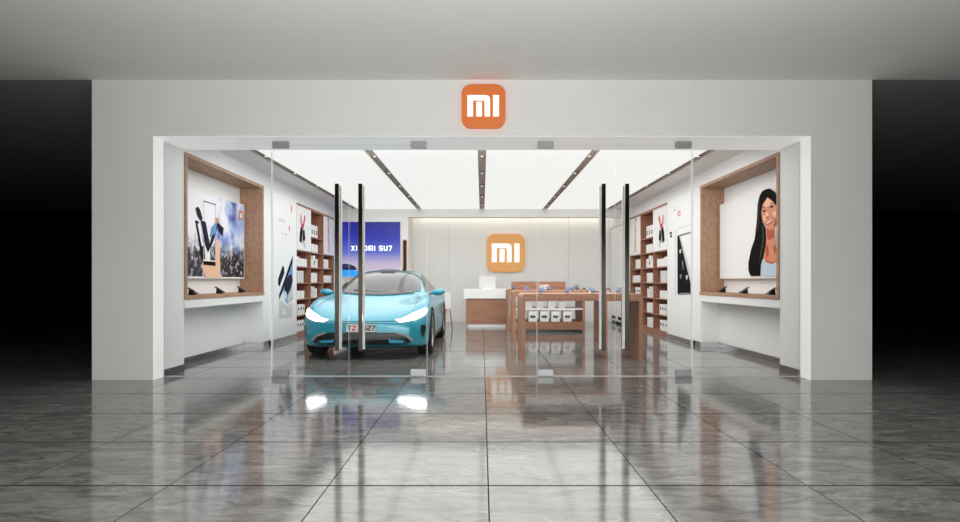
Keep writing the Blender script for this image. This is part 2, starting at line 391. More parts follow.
# ------------------------------------------------------------------ blue screen
ys = YB - .05
t = thing('wall_screen', 'big blue sunset gradient screen with white lettering behind the car', 'screen', (0, 0, 0))
boxes('screen_panel', [(-3.70, -2.13, ys, YB, 1.25, 2.69)], screen_mat(1.25, 2.69), t)
boxes('screen_frame', [(-3.71, -2.12, ys - .004, YB, 2.69, 2.70), (-3.71, -2.12, ys - .004, YB, 1.24, 1.25), (-3.71, -3.70, ys - .004, YB, 1.25, 2.69), (-2.13, -2.12, ys - .004, YB, 1.25, 2.69)], LGREY, t)
def strokes(segs):   # segs: quads in a unit box
    return segs
GL = {  # each glyph: polygons in a box 0..w x 0..1 ; width
 'X': (.9, [[(0, 0), (.24, 0), (.9, 1), (.66, 1)], [(.66, 0), (.9, 0), (.24, 1), (0, 1)]]),
 'I': (.22, [[(0, 0), (.22, 0), (.22, 1), (0, 1)]]),
 'A': (.95, [[(0, 0), (.23, 0), (.59, 1), (.36, 1)], [(.72, 0), (.95, 0), (.59, 1), (.36, 1)], [(.2, .2), (.75, .2), (.68, .4), (.27, .4)]]),
 'O': (.95, [[(.08, 0), (.87, 0), (.95, .2), (0, .2)], [(0, .8), (.95, .8), (.87, 1), (.08, 1)], [(0, .2), (.22, .2), (.22, .8), (0, .8)], [(.73, .2), (.95, .2), (.95, .8), (.73, .8)]]),
 'M': (1.1, [[(0, 0), (.22, 0), (.22, 1), (0, 1)], [(.22, .8), (1.1, .8), (1.02, 1), (.22, 1)], [(.88, 0), (1.1, 0), (1.1, .8), (.88, .8)], [(.44, 0), (.66, 0), (.66, .62), (.44, .62)]]),
 'S': (.85, [[(0, 0), (.85, 0), (.85, .17), (0, .17)], [(0, .415), (.85, .415), (.85, .585), (0, .585)], [(0, .83), (.85, .83), (.85, 1), (0, 1)], [(0, .585), (.2, .585), (.2, .83), (0, .83)], [(.65, .17), (.85, .17), (.85, .415), (.65, .415)]]),
 'U': (.9, [[(0, .2), (.22, .2), (.22, 1), (0, 1)], [(.68, .2), (.9, .2), (.9, 1), (.68, 1)], [(0, .2), (.08, 0), (.82, 0), (.9, .2)]]),
 '7': (.8, [[(0, .8), (.8, .8), (.8, 1), (0, 1)], [(.15, 0), (.4, 0), (.8, .8), (.55, .8)]]),
 'T': (.75, [[(0, .8), (.75, .8), (.75, 1), (0, 1)], [(.26, 0), (.49, 0), (.49, .8), (.26, .8)]]),
 'Z': (.75, [[(0, 0), (.75, 0), (.75, .2), (0, .2)], [(0, .8), (.75, .8), (.75, 1), (0, 1)], [(0, .2), (.27, .2), (.75, .8), (.48, .8)]]),
 '6': (.75, [[(0, 0), (.75, 0), (.75, .2), (0, .2)], [(0, .42), (.75, .42), (.75, .6), (0, .6)], [(0, .8), (.75, .8), (.75, 1), (0, 1)], [(0, .2), (.23, .2), (.23, .42), (0, .42)], [(0, .6), (.23, .6), (.23, .8), (0, .8)], [(.52, .2), (.75, .2), (.75, .42), (.52, .42)]]),
 '2': (.75, [[(0, 0), (.75, 0), (.75, .2), (0, .2)], [(0, .4), (.75, .4), (.75, .6), (0, .6)], [(0, .8), (.75, .8), (.75, 1), (0, 1)], [(0, .2), (.23, .2), (.23, .4), (0, .4)], [(.52, .6), (.75, .6), (.75, .8), (.52, .8)]]),
}
def text_mesh(name, chars, m, parent, y, depth=.004):
    """chars: (glyph, x left, z bottom, height, width scale, material)"""
    bm = bmesh.new(); ms = []
    for g, x, z, h, ws, mm in chars:
        if mm not in ms: ms.append(mm)
        for p in GL[g][1]:
            prism(bm, [(x + a * ws * h, y - depth, z + b * h) for a, b in p], (0, depth, 0), ms.index(mm))
    return obj(name, bm, ms, parent)
SCRL = mat('screen_white_letter', rgb(255, 255, 255), .4, emit=(1, 1, 1, 1), es=.9)
cur = -3.41; ch = []; gap = .17 * .14
for g in 'XIAOMI SU7':
    if g == ' ': cur += .085; continue
    ch.append((g, cur, 1.94, .13, 1.0, SCRL)); cur += GL[g][0] * .13 + .038
sc_k = (1.065) / (cur - .038 + 3.41)
ch = [(g, -3.41 + (x + 3.41) * sc_k, z, h, w * sc_k, m_) for g, x, z, h, w, m_ in ch]
text_mesh('lettering', ch[:6], SCRL, t, ys - .001); text_mesh('lettering', ch[6:], SCRL, t, ys - .001)
bm = bmesh.new()   # the pictured blue car with its dark roof
poly(bm, [(-3.69, ys - .003, 1.26), (-3.0, ys - .003, 1.26), (-3.1, ys - .003, 1.36), (-3.25, ys - .003, 1.42), (-3.35, ys - .003, 1.44), (-3.69, ys - .003, 1.44)], 0)
poly(bm, [(-3.69, ys - .005, 1.44), (-3.25, ys - .005, 1.44), (-3.30, ys - .005, 1.52), (-3.42, ys - .005, 1.58), (-3.55, ys - .005, 1.60), (-3.69, ys - .005, 1.60)], 1)
obj('car_picture', bm, [mat('screen_blue_car', rgb(40, 150, 220), .4, emit=rgb(30, 140, 220), es=.6), mat('screen_car_roof', rgb(8, 14, 60), .4, emit=rgb(10, 20, 90), es=.6)], t)

def prints(groups, T, off0, step, dx, parent):
    """groups: (name, to-photo function, shapes); each group is one printed part"""
    for name, qq, lst in groups:
        bm = bmesh.new(); ms = []
        for pts, m_, lay in lst:
            if m_ not in ms: ms.append(m_)
            poly(bm, [T(*qq(*p), off=off0 + step * lay) for p in pts], ms.index(m_))
        for v in bm.verts: v.co.x += dx
        obj(name, bm, ms, parent)
# ------------------------------------------------------------------ side-wall display niches
def tr(s, X):
    """photo tracing of a flat print hung on the plane x = s*X, mirrored prints use s"""
    def f(px, py, off=0.0):
        d = F * X / abs(px - 482.0)
        return (s * (X - off), Y(d), EZ + (281.0 - py) * d / F)
    return f
def niche(s, side):
    def S(a, b, *r): return ((min(s * a, s * b), max(s * a, s * b)) + r)
    t = thing('display_niche', 'wood framed display niche with white ledge on the %s wall' % side, 'niche', (s * XI, 2.07, 0), group='wall display niches')
    og = Vector((s * XI, 2.07, 0))
    def P(nm, lst, m, bev=0):
        return boxes(nm, [(a - og.x, b - og.x, c - 2.07, d - 2.07, e, f) for a, b, c, d, e, f in lst], m, t, bev=bev)
    P('top_board', [S(3.80, 4.22, .715, 3.425, 2.755, 2.805)], W_N, .002)
    P('side_board', [S(3.80, 4.22, .715, .765, .96, 2.755)], W_N, .002)
    P('side_board', [S(3.80, 4.22, 3.375, 3.425, .96, 2.755)], W_N, .002)
    P('shelf_board', [S(3.79, 4.22, .715, 3.425, .91, .96)], W_N, .002)
    P('back_board', [S(4.20, 4.22, .765, 3.375, .96, 2.755)], PAPER)
    P('ledge', [S(3.80, 4.22, .715, 3.425, .80, .91)], WHITE)
    return t
niche(-1, 'left'); niche(1, 'right')

def wall_poster(s, label):
    t = thing('wall_poster', label, 'poster', (s * 4.12, 0, 0))
    x0, x1 = sorted((s * 4.105 - s * 4.12, s * 4.20 - s * 4.12))
    boxes('poster_board', [(x0, x1, Y(7.67), Y(10.17), 1.19, 2.466)], PAPER, t)
    return t
# left: meadow with a hand holding up a phone
t = wall_poster(-1, 'poster of a hand holding a phone before a flower meadow')
bm = bmesh.new(); poly(bm, [(-4.103, Y(7.69), 1.215), (-4.103, Y(10.15), 1.215), (-4.103, Y(10.15), 2.45), (-4.103, Y(7.69), 2.45)])
o = obj('meadow_picture', bm, MEADOW, t, origin=(-4.103, Y(7.69), 1.2)); o.location = (-4.103 + 4.12, Y(7.69), 1.2)
T = tr(-1, 4.10)
def q(x, y): return (184 + x / 4.97, 180 + y / 4.97)
shapes = [
 ([(85, 425), (100, 395), (155, 400), (158, 300), (176, 298), (182, 485), (108, 485)], FLESH, 0),
 ([(95, 320), (128, 335), (130, 405), (96, 402)], PAPER, 1), ([(55, 200), (72, 205), (100, 330), (106, 395), (86, 390), (76, 320)], BLACK, 1),
 ([(66, 215), (76, 218), (96, 325), (88, 330)], PAPER, 2), ([(82, 200), (106, 207), (128, 320), (152, 215), (172, 222), (140, 318), (118, 362), (106, 330)], NAVY, 3),
 ([(128, 285), (136, 232), (162, 214), (158, 262)], BLUEM, 4), ([(163, 208), (196, 240), (190, 280), (172, 256)], NAVY, 5),
 ([(158, 188), (170, 190), (170, 212), (158, 210)], ORANGE, 6), ([(57, 140), (68, 132), (80, 150), (91, 190), (84, 207), (66, 178)], GREEND, 4),
 ([(95, 402), (155, 408), (155, 427), (95, 421)], BLACK, 5), ([(95, 102), (158, 121), (158, 124), (95, 105)], NAVY, 6), ([(155, 122), (158, 122), (158, 400), (155, 400)], LGREY, 2),
 ([(95, 103), (97, 104), (97, 400), (95, 400)], LGREY, 2),
 ([(272, 152), (290, 155), (289, 200), (272, 196)], ORANGE, 4), ([(277, 165), (286, 167), (286, 190), (277, 188)], PAPER, 5)]
prints([('figure_picture', q, shapes[:-2]), ('logo_mark', q, shapes[-2:])], T, 0, .0012, 4.12, t)
# right: portrait
t = wall_poster(1, 'white poster with a smiling woman with long black hair')
T = tr(1, 4.10)
def q(x, y): return (740 + x / 4.97, 180 + y / 4.97)
shapes = [
 ([(132, 232), (172, 228), (176, 330), (214, 395), (214, 425), (105, 425), (118, 385), (130, 320)], SKIN, 0),
 ([(134, 240), (150, 252), (168, 242), (172, 280), (150, 300), (136, 290)], SKIND, 1),
 ([(128, 330), (140, 318), (146, 372), (132, 388)], SKIND, 1), ([(166, 320), (182, 340), (176, 372), (168, 352)], SKIND, 1),
 ([(104, 408), (122, 388), (132, 404), (160, 414), (185, 398), (205, 380), (222, 395), (222, 478), (102, 478)], TOPB, 2),
 ([(122, 388), (128, 388), (138, 404), (160, 410), (182, 400), (184, 405), (160, 417), (134, 410)], LIP, 3),
 ([(150, 42), (130, 46), (112, 56), (99, 80), (90, 120), (86, 200), (76, 290), (56, 350), (44, 410), (44, 450), (55, 477), (104, 477), (106, 425), (122, 360), (131, 300), (128, 240), (112, 205), (108, 160), (116, 120), (138, 86), (160, 100), (184, 130), (196, 200), (196, 290), (190, 340), (200, 390), (214, 380), (216, 250), (212, 140), (196, 95), (176, 60)], HAIR, 4),
 ([(138, 82), (118, 112), (109, 150), (108, 178), (118, 215), (136, 240), (152, 246), (168, 236), (184, 212), (193, 178), (190, 135), (172, 104), (154, 88)], SKIN, 3),
 ([(140, 92), (126, 115), (124, 140), (150, 128), (168, 112)], SKINL, 5), ([(118, 180), (128, 176), (134, 200), (124, 208)], SKINL, 5), ([(164, 160), (180, 152), (184, 175), (172, 188)], SKINL, 5),
 ([(112, 155), (127, 148), (133, 152), (122, 160)], BLACK, 6), ([(148, 136), (160, 126), (172, 128), (160, 138)], BLACK, 6),
 ([(110, 140), (124, 134), (132, 139), (124, 139)], HAIRB, 6), ([(146, 122), (158, 112), (172, 113), (158, 117)], HAIRB, 6),
 ([(136, 150), (146, 175), (140, 184), (130, 182)], SKINL, 6), ([(130, 184), (146, 180), (142, 188), (134, 189)], SKIND, 7),
 ([(127, 214), (142, 208), (158, 196), (170, 182), (166, 206), (148, 222), (136, 223)], LIP, 6), ([(131, 214), (144, 209), (158, 199), (166, 190), (161, 203), (147, 214), (137, 217)], PAPER, 7),
 ([(176, 195), (188, 180), (184, 212), (168, 236)], SKIND, 5),
 ([(112, 215), (120, 235), (124, 300), (108, 380), (98, 420), (104, 360), (114, 290)], HAIRB, 5),
 ([(96, 110), (102, 90), (100, 150), (96, 240), (90, 260)], HAIRB, 5)]
bm = bmesh.new(); ms = []
for pts, m_, lay in shapes:
    if m_ not in ms: ms.append(m_)
    poly(bm, [T(*q(*p), off=.0012 * lay + .003) for p in pts], ms.index(m_))
for v in bm.verts: v.co.x -= 4.12
obj('portrait_picture', bm, ms, t)

# ------------------------------------------------------------------ phones on tilted stands
def phone_stand(label, loc, rz, group, m=BLKP, sc_=1.0):
    ang = 33 if m is BLKP else 20
    t = thing('display_phone', label, 'phone', loc, rz, group)
    bm = bmesh.new(); prism(bm, [(-.03, -.03, 0), (-.03, .05, 0), (-.03, .045, .072), (-.03, -.02, .03)], (.06, 0, 0)); obj('stand', bm, BLKP if m is BLKP else PAPER, t)
    bm = bmesh.new(); bx(bm, -.038, .038, -.08, .08, 0, .009, bev=.003)
    bm.transform(Matrix.Translation((0, .006, .052)) @ Matrix.Rotation(math.radians(ang), 4, 'X')); o = obj('phone_body', bm, m, t)
    bm = bmesh.new(); bx(bm, -.034, .034, -.076, .076, .0092, .0098)
    bm.transform(Matrix.Translation((0, .006, .052)) @ Matrix.Rotation(math.radians(ang), 4, 'X')); obj('phone_screen', bm, DARKG if m is BLKP else BLUEP, o)
    return t
for s, side in ((-1, 'left'), (1, 'right')):
    for yy, w_ in ((1.17, 'nearest the entrance'), (2.0, 'in the middle'), (2.8, 'farthest from the entrance')):
        phone_stand('dark phone on a tilted stand, %s niche shelf, %s' % (side, w_), (s * 3.93, yy, .961), s * math.pi / 2 * -1 if s > 0 else math.pi / 2, 'phones on the niche shelves')

# ------------------------------------------------------------------ white display panels beside the bookcases
def panel(s, label):
    t = thing('advertising_board', label, 'panel', (s * XI, 0, 0))
    x0, x1 = sorted((-s * .05, 0))
    boxes('panel_board', [(x0, x1, Y(10.61), Y(11.98), .085, 2.765)], PAPER, t)
    return t
t = panel(-1, 'tall white panel picturing tilted phones beside the left bookcase')
T = tr(-1, 3.77)
def q(x, y): return (265 + x / 5.8, 230 + y / 5.8)
shapes = [([(103, 205), (110, 218), (112, 250), (84, 328), (76, 318), (75, 285)], BLACK, 1), ([(104, 222), (107, 236), (88, 300), (80, 300), (80, 285)], NAVY, 2),
          ([(160, 148), (160, 400), (130, 432), (115, 405), (107, 350), (82, 404), (80, 380)], BLUEM, 1), ([(160, 148), (160, 185), (84, 402), (80, 380)], BLACK, 2),
          ([(138, 262), (152, 255), (160, 290), (148, 345), (130, 375), (112, 350), (110, 310)], NAVY, 3), ([(160, 300), (160, 385), (132, 430), (128, 400)], LGREY, 3),
          ([(112, 350), (122, 360), (124, 395), (114, 400)], PAPER, 4), ([(82, 404), (107, 420), (130, 440), (158, 420), (158, 510), (80, 512)], LGREY, 0),
          ([(104, 458), (116, 458), (116, 472), (104, 472)], PAPER, 2), ([(98, 476), (122, 476), (122, 486), (98, 486)], PAPER, 2),
          ]
def q2(x, y): return (265 + x / 6.525, 190 + y / 6.525)
sh2 = [([(90, 185), (93, 186), (93, 206), (90, 205)], GREYP, 1), ([(100, 188), (122, 194), (122, 210), (100, 204)], LGREY, 1), ([(126, 200), (130, 201), (130, 216), (126, 215)], LGREY, 1), ([(108, 276), (116, 278), (116, 294), (108, 292)], LGREY, 1), ([(128, 282), (142, 286), (142, 298), (128, 294)], LGREY, 1),
       ([(155, 232), (162, 234), (162, 268), (155, 266)], PINK, 1), ([(168, 98), (176, 101), (176, 148), (168, 145)], ORANGE, 1), ([(68, 42), (76, 46), (76, 52), (68, 48)], LGREY, 1)]
prints([('small_phone_picture', q, shapes[:2]), ('tilted_phone_picture', q, shapes[2:7]), ('grey_shadow_print', q, shapes[7:8]), ('caption_print', q, shapes[8:10]), *[('heading_print', q2, [k]) for k in sh2[:5]], ('pink_mark', q2, sh2[5:6]), ('logo_mark', q2, sh2[6:7]), ('corner_mark', q2, sh2[7:])], T, .001, .0008, XI, t)
t = panel(1, 'tall white panel picturing a big black phone beside the right bookcase')
T = tr(1, 3.77)
def q(x, y): return (665 + x / 5.8, 220 + y / 5.8)
ph = [(72, 100), (78, 92), (150, 72), (150, 432), (80, 434), (73, 425)]
shapes = [([(58, 90), (64, 62), (80, 46), (150, 22), (150, 26), (82, 50), (68, 64), (62, 92), (62, 438), (58, 438)], LGREY, 0),
          ([(70, 94), (76, 88), (150, 66), (150, 72), (78, 92), (72, 100)], GREYP, 1), (ph, BLACK, 1), ([(84, 95), (150, 75), (150, 370)], LGREY, 2), ([(92, 95), (150, 78), (150, 300)], PAPER, 3),
          ([(84, 175), (96, 168), (94, 192), (86, 195)], LGREY, 4), ([(86, 320), (98, 315), (92, 345)], GREYP, 4), ([(120, 325), (134, 318), (132, 340), (126, 350)], LGREY, 4),
          ([(100, 232), (106, 240), (108, 290), (104, 280)], GREYP, 4), ([(28, 72), (40, 68), (40, 82), (28, 84)], BLACK, 1), ([(30, 88), (40, 86), (40, 100), (30, 102)], BLACK, 1),
          ([(82, 424), (146, 422), (146, 428), (84, 430)], GREYP, 5), ([(27, 432), (31, 432), (31, 444), (27, 444)], GREYP, 2)]
def q2(x, y): return (620 + x / 5.156, 190 + y / 5.8)
sh2 = [([(298, 122), (312, 119), (312, 150), (298, 153)], PINK, 1), ([(303, 128), (308, 127), (308, 144), (303, 145)], PAPER, 2), ([(276, 100), (300, 94), (300, 97), (276, 103)], LGREY, 1), ([(276, 116), (290, 113), (290, 117), (276, 120)], GREYP, 1)]
prints([('phone_picture', q, shapes[:9] + shapes[11:12]), ('camera_mark', q, shapes[9:11]), ('pink_mark', q2, sh2[:2]), *[('heading_print', q2, [k]) for k in sh2[2:]]], T, .001, .0008, -XI, t)

# ------------------------------------------------------------------ bookcases
rowz = [.10, .435, .775, 1.115, 1.455, 1.795]
bays = [Y(12.03) + .03, Y(13.07), Y(14.11), Y(15.12) - .03]
XF = 3.80
def bookcase(s, side):
    t = thing('bookcase', 'brown wooden built-in bookcase of white boxes on the %s wall' % side, 'bookcase', (s * XI, 0, 0), group='built-in bookcases')
    def S(a, b, *r):
        x0, x1 = sorted((s * a - s * XI, s * b - s * XI)); return (x0, x1) + r
    boxes('side_panel', [S(XF, 4.22, yb0, yb0 + .03, 0, 2.765)], W_B, t)
    boxes('side_panel', [S(XF, 4.22, yb1 - .03, yb1, 0, 2.765)], W_B, t)
    boxes('top_panel', [S(XF, 4.22, yb0 + .03, yb1 - .03, 2.715, 2.765)], W_B, t)
    boxes('plinth', [S(XF, 4.22, yb0 + .03, yb1 - .03, 0, .10)], W_B, t)
    boxes('back_panel', [S(4.20, 4.22, yb0 + .03, yb1 - .03, .10, 2.715)], W_B, t)
    for yy in bays[1:3]: boxes('divider', [S(XF, 4.20, yy - .013, yy + .013, .10, 2.715)], W_B, t)
    for b in range(3):
        a = bays[b] + (.013 if b else 0); e = bays[b + 1] - (.013 if b < 2 else 0)
        zs = rowz[1:] + ([2.14] if b == 1 else [])
        for z in zs: boxes('shelf', [S(XF, 4.20, a, e, z - .022, z)], W_B, t)
for s, side in ((-1, 'left'), (1, 'right')): bookcase(s, side)
# posters set into the bookcases
def case_poster(s, b, label, shapes_fn):
    t = thing('shelf_poster', label, 'poster', (s * XF, 0, 0))
    a = bays[b] + .015; e = bays[b + 1] - .015
    x0, x1 = sorted((s * .02, -s * .01))
    boxes('poster_board', [(x0, x1, a, e, 1.797, 2.71)], PAPER, t)
    bm = bmesh.new(); ms = []
    for pts, m_, lay in shapes_fn:
        if m_ not in ms: ms.append(m_)
        # unit square: u from the entrance side (0) to far side (1), v up
        poly(bm, [(-s * (.0115 + .0008 * lay), a + u * (e - a), 1.797 + v * .913) for u, v in pts], ms.index(m_))
    obj('printed_picture', bm, ms, t)
band = [([(.15, .2), (.30, .16), (.38, .4), (.40, .62), (.28, .60), (.18, .4)], BLACK, 0), ([(.36, .2), (.50, .12), (.56, .3), (.50, .5), (.40, .46)], BLACK, 1), ([(.40, .1), (.56, .04), (.58, .2), (.44, .25)], LGREY, 2),
        ([(.20, .82), (.28, .80), (.36, .55), (.32, .50), (.24, .60)], PINK, 2), ([(.50, .84), (.58, .78), (.42, .50), (.36, .52)], RED, 3), ([(.16, .6), (.24, .58), (.26, .78), (.18, .82)], LGREY, 1),
        ([(.68, .55), (.88, .52), (.88, .545), (.68, .575)], LGREY, 0)]
pen = [([(.34, .93), (.44, .91), (.46, .97), (.36, .99)], BLACK, 1), ([(.36, .08), (.56, .06), (.52, .9), (.38, .9)], FLESH, 0), ([(.40, .6), (.46, .6), (.46, .7), (.40, .7)], RED, 1), ([(.40, .3), (.47, .3), (.46, .42), (.40, .42)], PINK, 1)]
mir = lambda L_: [([(1 - u, v) for u, v in p], m_, l) for p, m_, l in L_]
case_poster(-1, 0, 'white poster of black and red wrist straps, left bookcase', band)
case_poster(-1, 2, 'white poster of a slim pink item, left bookcase', pen)
case_poster(1, 0, 'white poster of black and red wrist straps, right bookcase', band)
case_poster(1, 2, 'white poster of a slim pink item, right bookcase', pen)

# product boxes. kinds: (width along shelf, height, depth, mark)
protos = {}
def carton(kind, s):
    k = (kind, s)
    if k in protos: return protos[k]
    w, h, dp = {'short': (.155, .17, .22), 'tall': (.125, .25, .22), 'book': (.095, .22, .2), 'dotted': (.15, .22, .22), 'round': (.16, .27, .2), 'wide': (.24, .19, .25), 'square': (.17, .2, .22)}[kind]
    bm = bmesh.new(); x0, x1 = sorted((0, s * dp)); bx(bm, x0, x1, -w / 2, w / 2, 0, h, bev=.003)
    if kind in ('dotted', 'round', 'square'):
        xx = -s * .0012; cz = h * (.42 if kind == 'round' else .6); r = .034 if kind == 'dotted' else (.052 if kind == 'round' else .02)
        pts = [(xx, r * math.cos(a), cz + r * math.sin(a)) for a in [2 * math.pi * i / 14 for i in range(14)]]
        poly(bm, pts, 1)
        if kind == 'round':
            poly(bm, [(xx * 1.6, r * .45 * math.cos(a), cz + r * .45 * math.sin(a)) for a in [2 * math.pi * i / 12 for i in range(12)]], 0)
            poly(bm, [(xx, -.02, h * .8), (xx, .02, h * .8), (xx, .02, h * .84), (xx, -.02, h * .84)], 1)
    elif kind == 'tall': poly(bm, [(-s * .0012, -.008, h * .3), (-s * .0012, .008, h * .3), (-s * .0012, .008, h * .6), (-s * .0012, -.008, h * .6)], 1)
    me_o = obj('product_box', bm, [BOXW if kind != 'tall' else BOXG, {'dotted': BLACK, 'round': BLACK, 'square': GREYP}.get(kind, LGREY)])
    protos[k] = (me_o, w, h); me_o['_used'] = 0
    return protos[k]
look = {'short': 'low white box', 'tall': 'tall pale grey box', 'book': 'slim white box', 'dotted': 'white box with black dot', 'round': 'white box with round black mark', 'wide': 'wide white box', 'square': 'small white box with grey dot'}
rown = ['bottom row', 'second row', 'third row', 'fourth row', 'fifth row', 'sixth row', 'top open row']
bayn = ['near bay', 'middle bay', 'far bay']
ordn = ['nearest', 'second', 'third', 'farthest']
plan = {(0, 0): ['dotted'] * 3, (0, 1): ['dotted'] * 3, (0, 2): ['short'] * 3, (0, 3): ['tall'] * 3, (0, 4): ['square', 'short', 'short', 'short'],
        (1, 0): ['book'] * 4, (1, 1): ['book'] * 4, (1, 2): ['tall', 'tall', 'square'], (1, 3): ['book'] * 4, (1, 4): ['short', 'round', 'square'], (1, 5): ['wide', 'wide'], (1, 6): ['round'] * 3,
        (2, 0): ['short'] * 3, (2, 1): ['dotted'] * 3, (2, 2): ['dotted'] * 3, (2, 3): ['short'] * 4, (2, 4): ['book'] * 4}
for s, side in ((-1, 'left'), (1, 'right')):
    for (b, r), kinds in plan.items():
        if s < 0 and b == 2 and r < 3: continue         # behind the car
        if s < 0 and b == 1 and r < 2: continue
        if s > 0 and b == 2 and r < 1: continue
        z = 2.14 if r == 6 else rowz[r]
        yy = bays[b] + .035 + (.06 if r % 2 else 0.02)
        for i, k in enumerate(kinds):
            o, w, h = carton(k, s)
            if o['_used']: o = o.copy(); C.objects.link(o)
            else: o['_used'] = 1
            yy += w / 2; o.location = (s * 3.808, yy, z + .0005); yy += w / 2 + .02
            pos = ordn[3] if i == len(kinds) - 1 else ordn[i]
            tag(o, '%s, %s bookcase, %s, %s, %s' % (look[k], side, bayn[b], rown[r], pos), 'box', 'boxes on the %s bookcase' % side)
for o in list(C.objects):
    if '_used' in o: del o['_used']

# white storage cabinet past the right bookcase
t = thing('storage_cabinet', 'tall white cabinet with two doors in the far right corner', 'cabinet', (3.64, YB + .33, 0))
boxes('body', [(0, .17, -.6, .83, .06, 2.61)], WHITE, t, bev=.003)
for a, b in ((-.59, .105), (.115, .82)):
    dd = boxes('cabinet_door', [(-.02, 0, a, b, .10, 2.59)], PAPER, t, bev=.002)
    boxes('vent', [(-.023, -.02, a + .1, b - .15, .12, .20)], BLACK, dd)
boxes('plinth', [(.02, .17, -.58, .81, 0, .06)], BLACK, t)

# ------------------------------------------------------------------ tables
def table(label, d, dep=1.1, x0=.575, x1=2.31):
    t = thing('display_table', label, 'table', ((x0 + x1) / 2, Y(d) + dep / 2, 0), group='wooden display tables')
    w = (x1 - x0) / 2; g = dep / 2; zt = .963
    bm = bmesh.new(); r = .055; pts = [(-w, .862), (-w, zt - r)]
    pts += [(-w + r - r * math.cos(a), zt - r + r * math.sin(a)) for a in [math.pi / 2 * i / 5 for i in range(1, 6)]]
    pts += [(w - r + r * math.sin(a), zt - r + r * math.cos(a)) for a in [math.pi / 2 * i / 5 for i in range(0, 6)]]
    pts += [(w, .862)]
    prism(bm, [(a, -g, b) for a, b in pts], (0, dep, 0)); obj('tabletop', bm, W_H, t)
    for a, b in ((-w, -w + .05), (w - .05, w)): boxes('leg_panel', [(a, b, -g, g, 0, .861)], W_V, t)
    return t, w, g
t1, w, g = table('front wooden display table nearest the glass doors', 8.46)
t2, w, g = table('middle wooden display table with two panel legs', 10.83)
t3, w, g = table('rear wooden display table with a white shelf of bags below', 13.2)
boxes('white_shelf', [(-w + .05, w - .05, -g + .002, g - .02, .505, .53)], PAPER, t3)
boxes('drawer_base', [(-w + .05, w - .05, -g + .005, g - .005, .06, .235)], W_H, t3)
boxes('toe_kick', [(-w + .05, w - .05, -g + .05, g - .05, 0, .06)], BLKP, t3)
t = thing('wooden_riser', 'low wooden board box standing at the back of the rear table', 'riser', (1.36, Y(14.2), .964))
boxes('board', [(-.65, -.005, -.03, .03, 0, .17)], W_H, t); boxes('board', [(.005, .65, -.03, .03, 0, .17)], W_H, t); boxes('divider', [(-.005, .005, -.032, .03, 0, .18)], PAPER, t)
# cartons with handle slots below
nm = ['leftmost', 'second from left', 'third from left', 'rightmost']
def slotted(w, h, dp, slot, name):
    t = thing(name, 'x', 'box'); bm = bmesh.new(); bx(bm, -w / 2, w / 2, 0, dp, 0, h, bev=.004); obj('carton', bm, BOXW, t)
    bm = bmesh.new()
    if slot: poly(bm, [(a, -.002, h * .48 + b) for a, b in rrect(w * .30, .028, .026, 5)]); obj('handle_slot', bm, BLACK, t)
    else:
        for a, b in ((-.03, .45), (.03, .45), (-.015, .35), (.015, .35)): poly(bm, [(a + .006 * math.cos(c), -.002, h * b + .006 * math.sin(c)) for c in [math.pi / 4 * i for i in range(8)]])
        obj('printed_mark', bm, GREYP, t)
    if slot:
        bm = bmesh.new(); poly(bm, [(a, -.003, h * .47 + b) for a, b in rrect(w * .13, .006, .005, 4)]); obj('slot_rim', bm, LGREY, t)
    return t
px = [532.8, 544.4, 555.6, 567.5]
p0 = None
for i in range(4):
    x = (px[i] - 482) * 13.22 / F
    t = slotted(.19, .235, .3, True, 'slotted_carton') if i == 0 else copy_tree(p0); p0 = p0 or t
    t.location = (x, Y(13.22), .2355); tag(t, 'white carton with black oval handle slot under rear table, %s' % nm[i], 'box', 'slotted cartons under the rear table')
p0 = None; px = [528.5, 540, 551.3, 562]
for i in range(4):
    x = (px[i] - 482) * 13.5 / F
    t = slotted(.15, .155, .15, False, 'small_carton') if i == 0 else copy_tree(p0); p0 = p0 or t
    t.location = (x, Y(13.5), .5305); tag(t, 'small white carton on the white shelf under rear table, %s' % nm[i], 'box', 'small cartons on the white shelf')
# goods on the tables
def T1(px, d): return ((px - 482) * d / F, Y(d), .9635)
for px_, d, lab in ((541, 8.85, 'leftmost on the front table'), (568, 8.85, 'second from left on the front table'), (592, 8.85, 'third from left on the front table'), (619, 8.85, 'rightmost on the front table')):
    phone_stand('blue phone on tilted black stand, ' + lab, T1(px_, d), random.uniform(-.5, .5), 'blue phones on the tables', BLUEP)
for px_, d, lab in ((527, 11.2, 'leftmost on the middle table'), (549, 11.2, 'second from left on the middle table'), (573, 11.2, 'third on the middle table')):
    phone_stand('blue phone on tilted black stand, ' + lab, T1(px_, d), random.uniform(-.5, .5), 'blue phones on the tables', BLUEP)
def watch(label, loc):
    t = thing('display_watch', label, 'watch', loc, .4, 'watches on the front table')
    bm = bmesh.new(); n = 14
    for i in range(n):
        a0, a1 = [math.radians(-20 + 220 * k / n) for k in (i, i + 1)]
        P_ = lambda a, r, y: (r * math.cos(a) , y, .03 + r * 1.0 * math.sin(a))
        for y0 in (-.012, .012): pass
        vs = [bm.verts.new(P_(a, r, y)) for a in (a0, a1) for r in (.036, .042) for y in (-.012, .012)]
        for f in ((0, 1, 3, 2), (4, 6, 7, 5), (0, 4, 5, 1), (2, 3, 7, 6), (0, 2, 6, 4), (1, 5, 7, 3)): bm.faces.new([vs[k] for k in f])
    for v in bm.verts: v.co.z = max(v.co.z, .006)
    obj('strap', bm, TAN, t)
    bm = bmesh.new(); cyl(bm, (0, 0, .071), (0, 0, .083), .02, seg=18); obj('watch_case', bm, BLKP, t)
    bm = bmesh.new(); bx(bm, -.03, .03, -.02, .02, 0, .008, bev=.001); obj('stand', bm, PAPER, t)
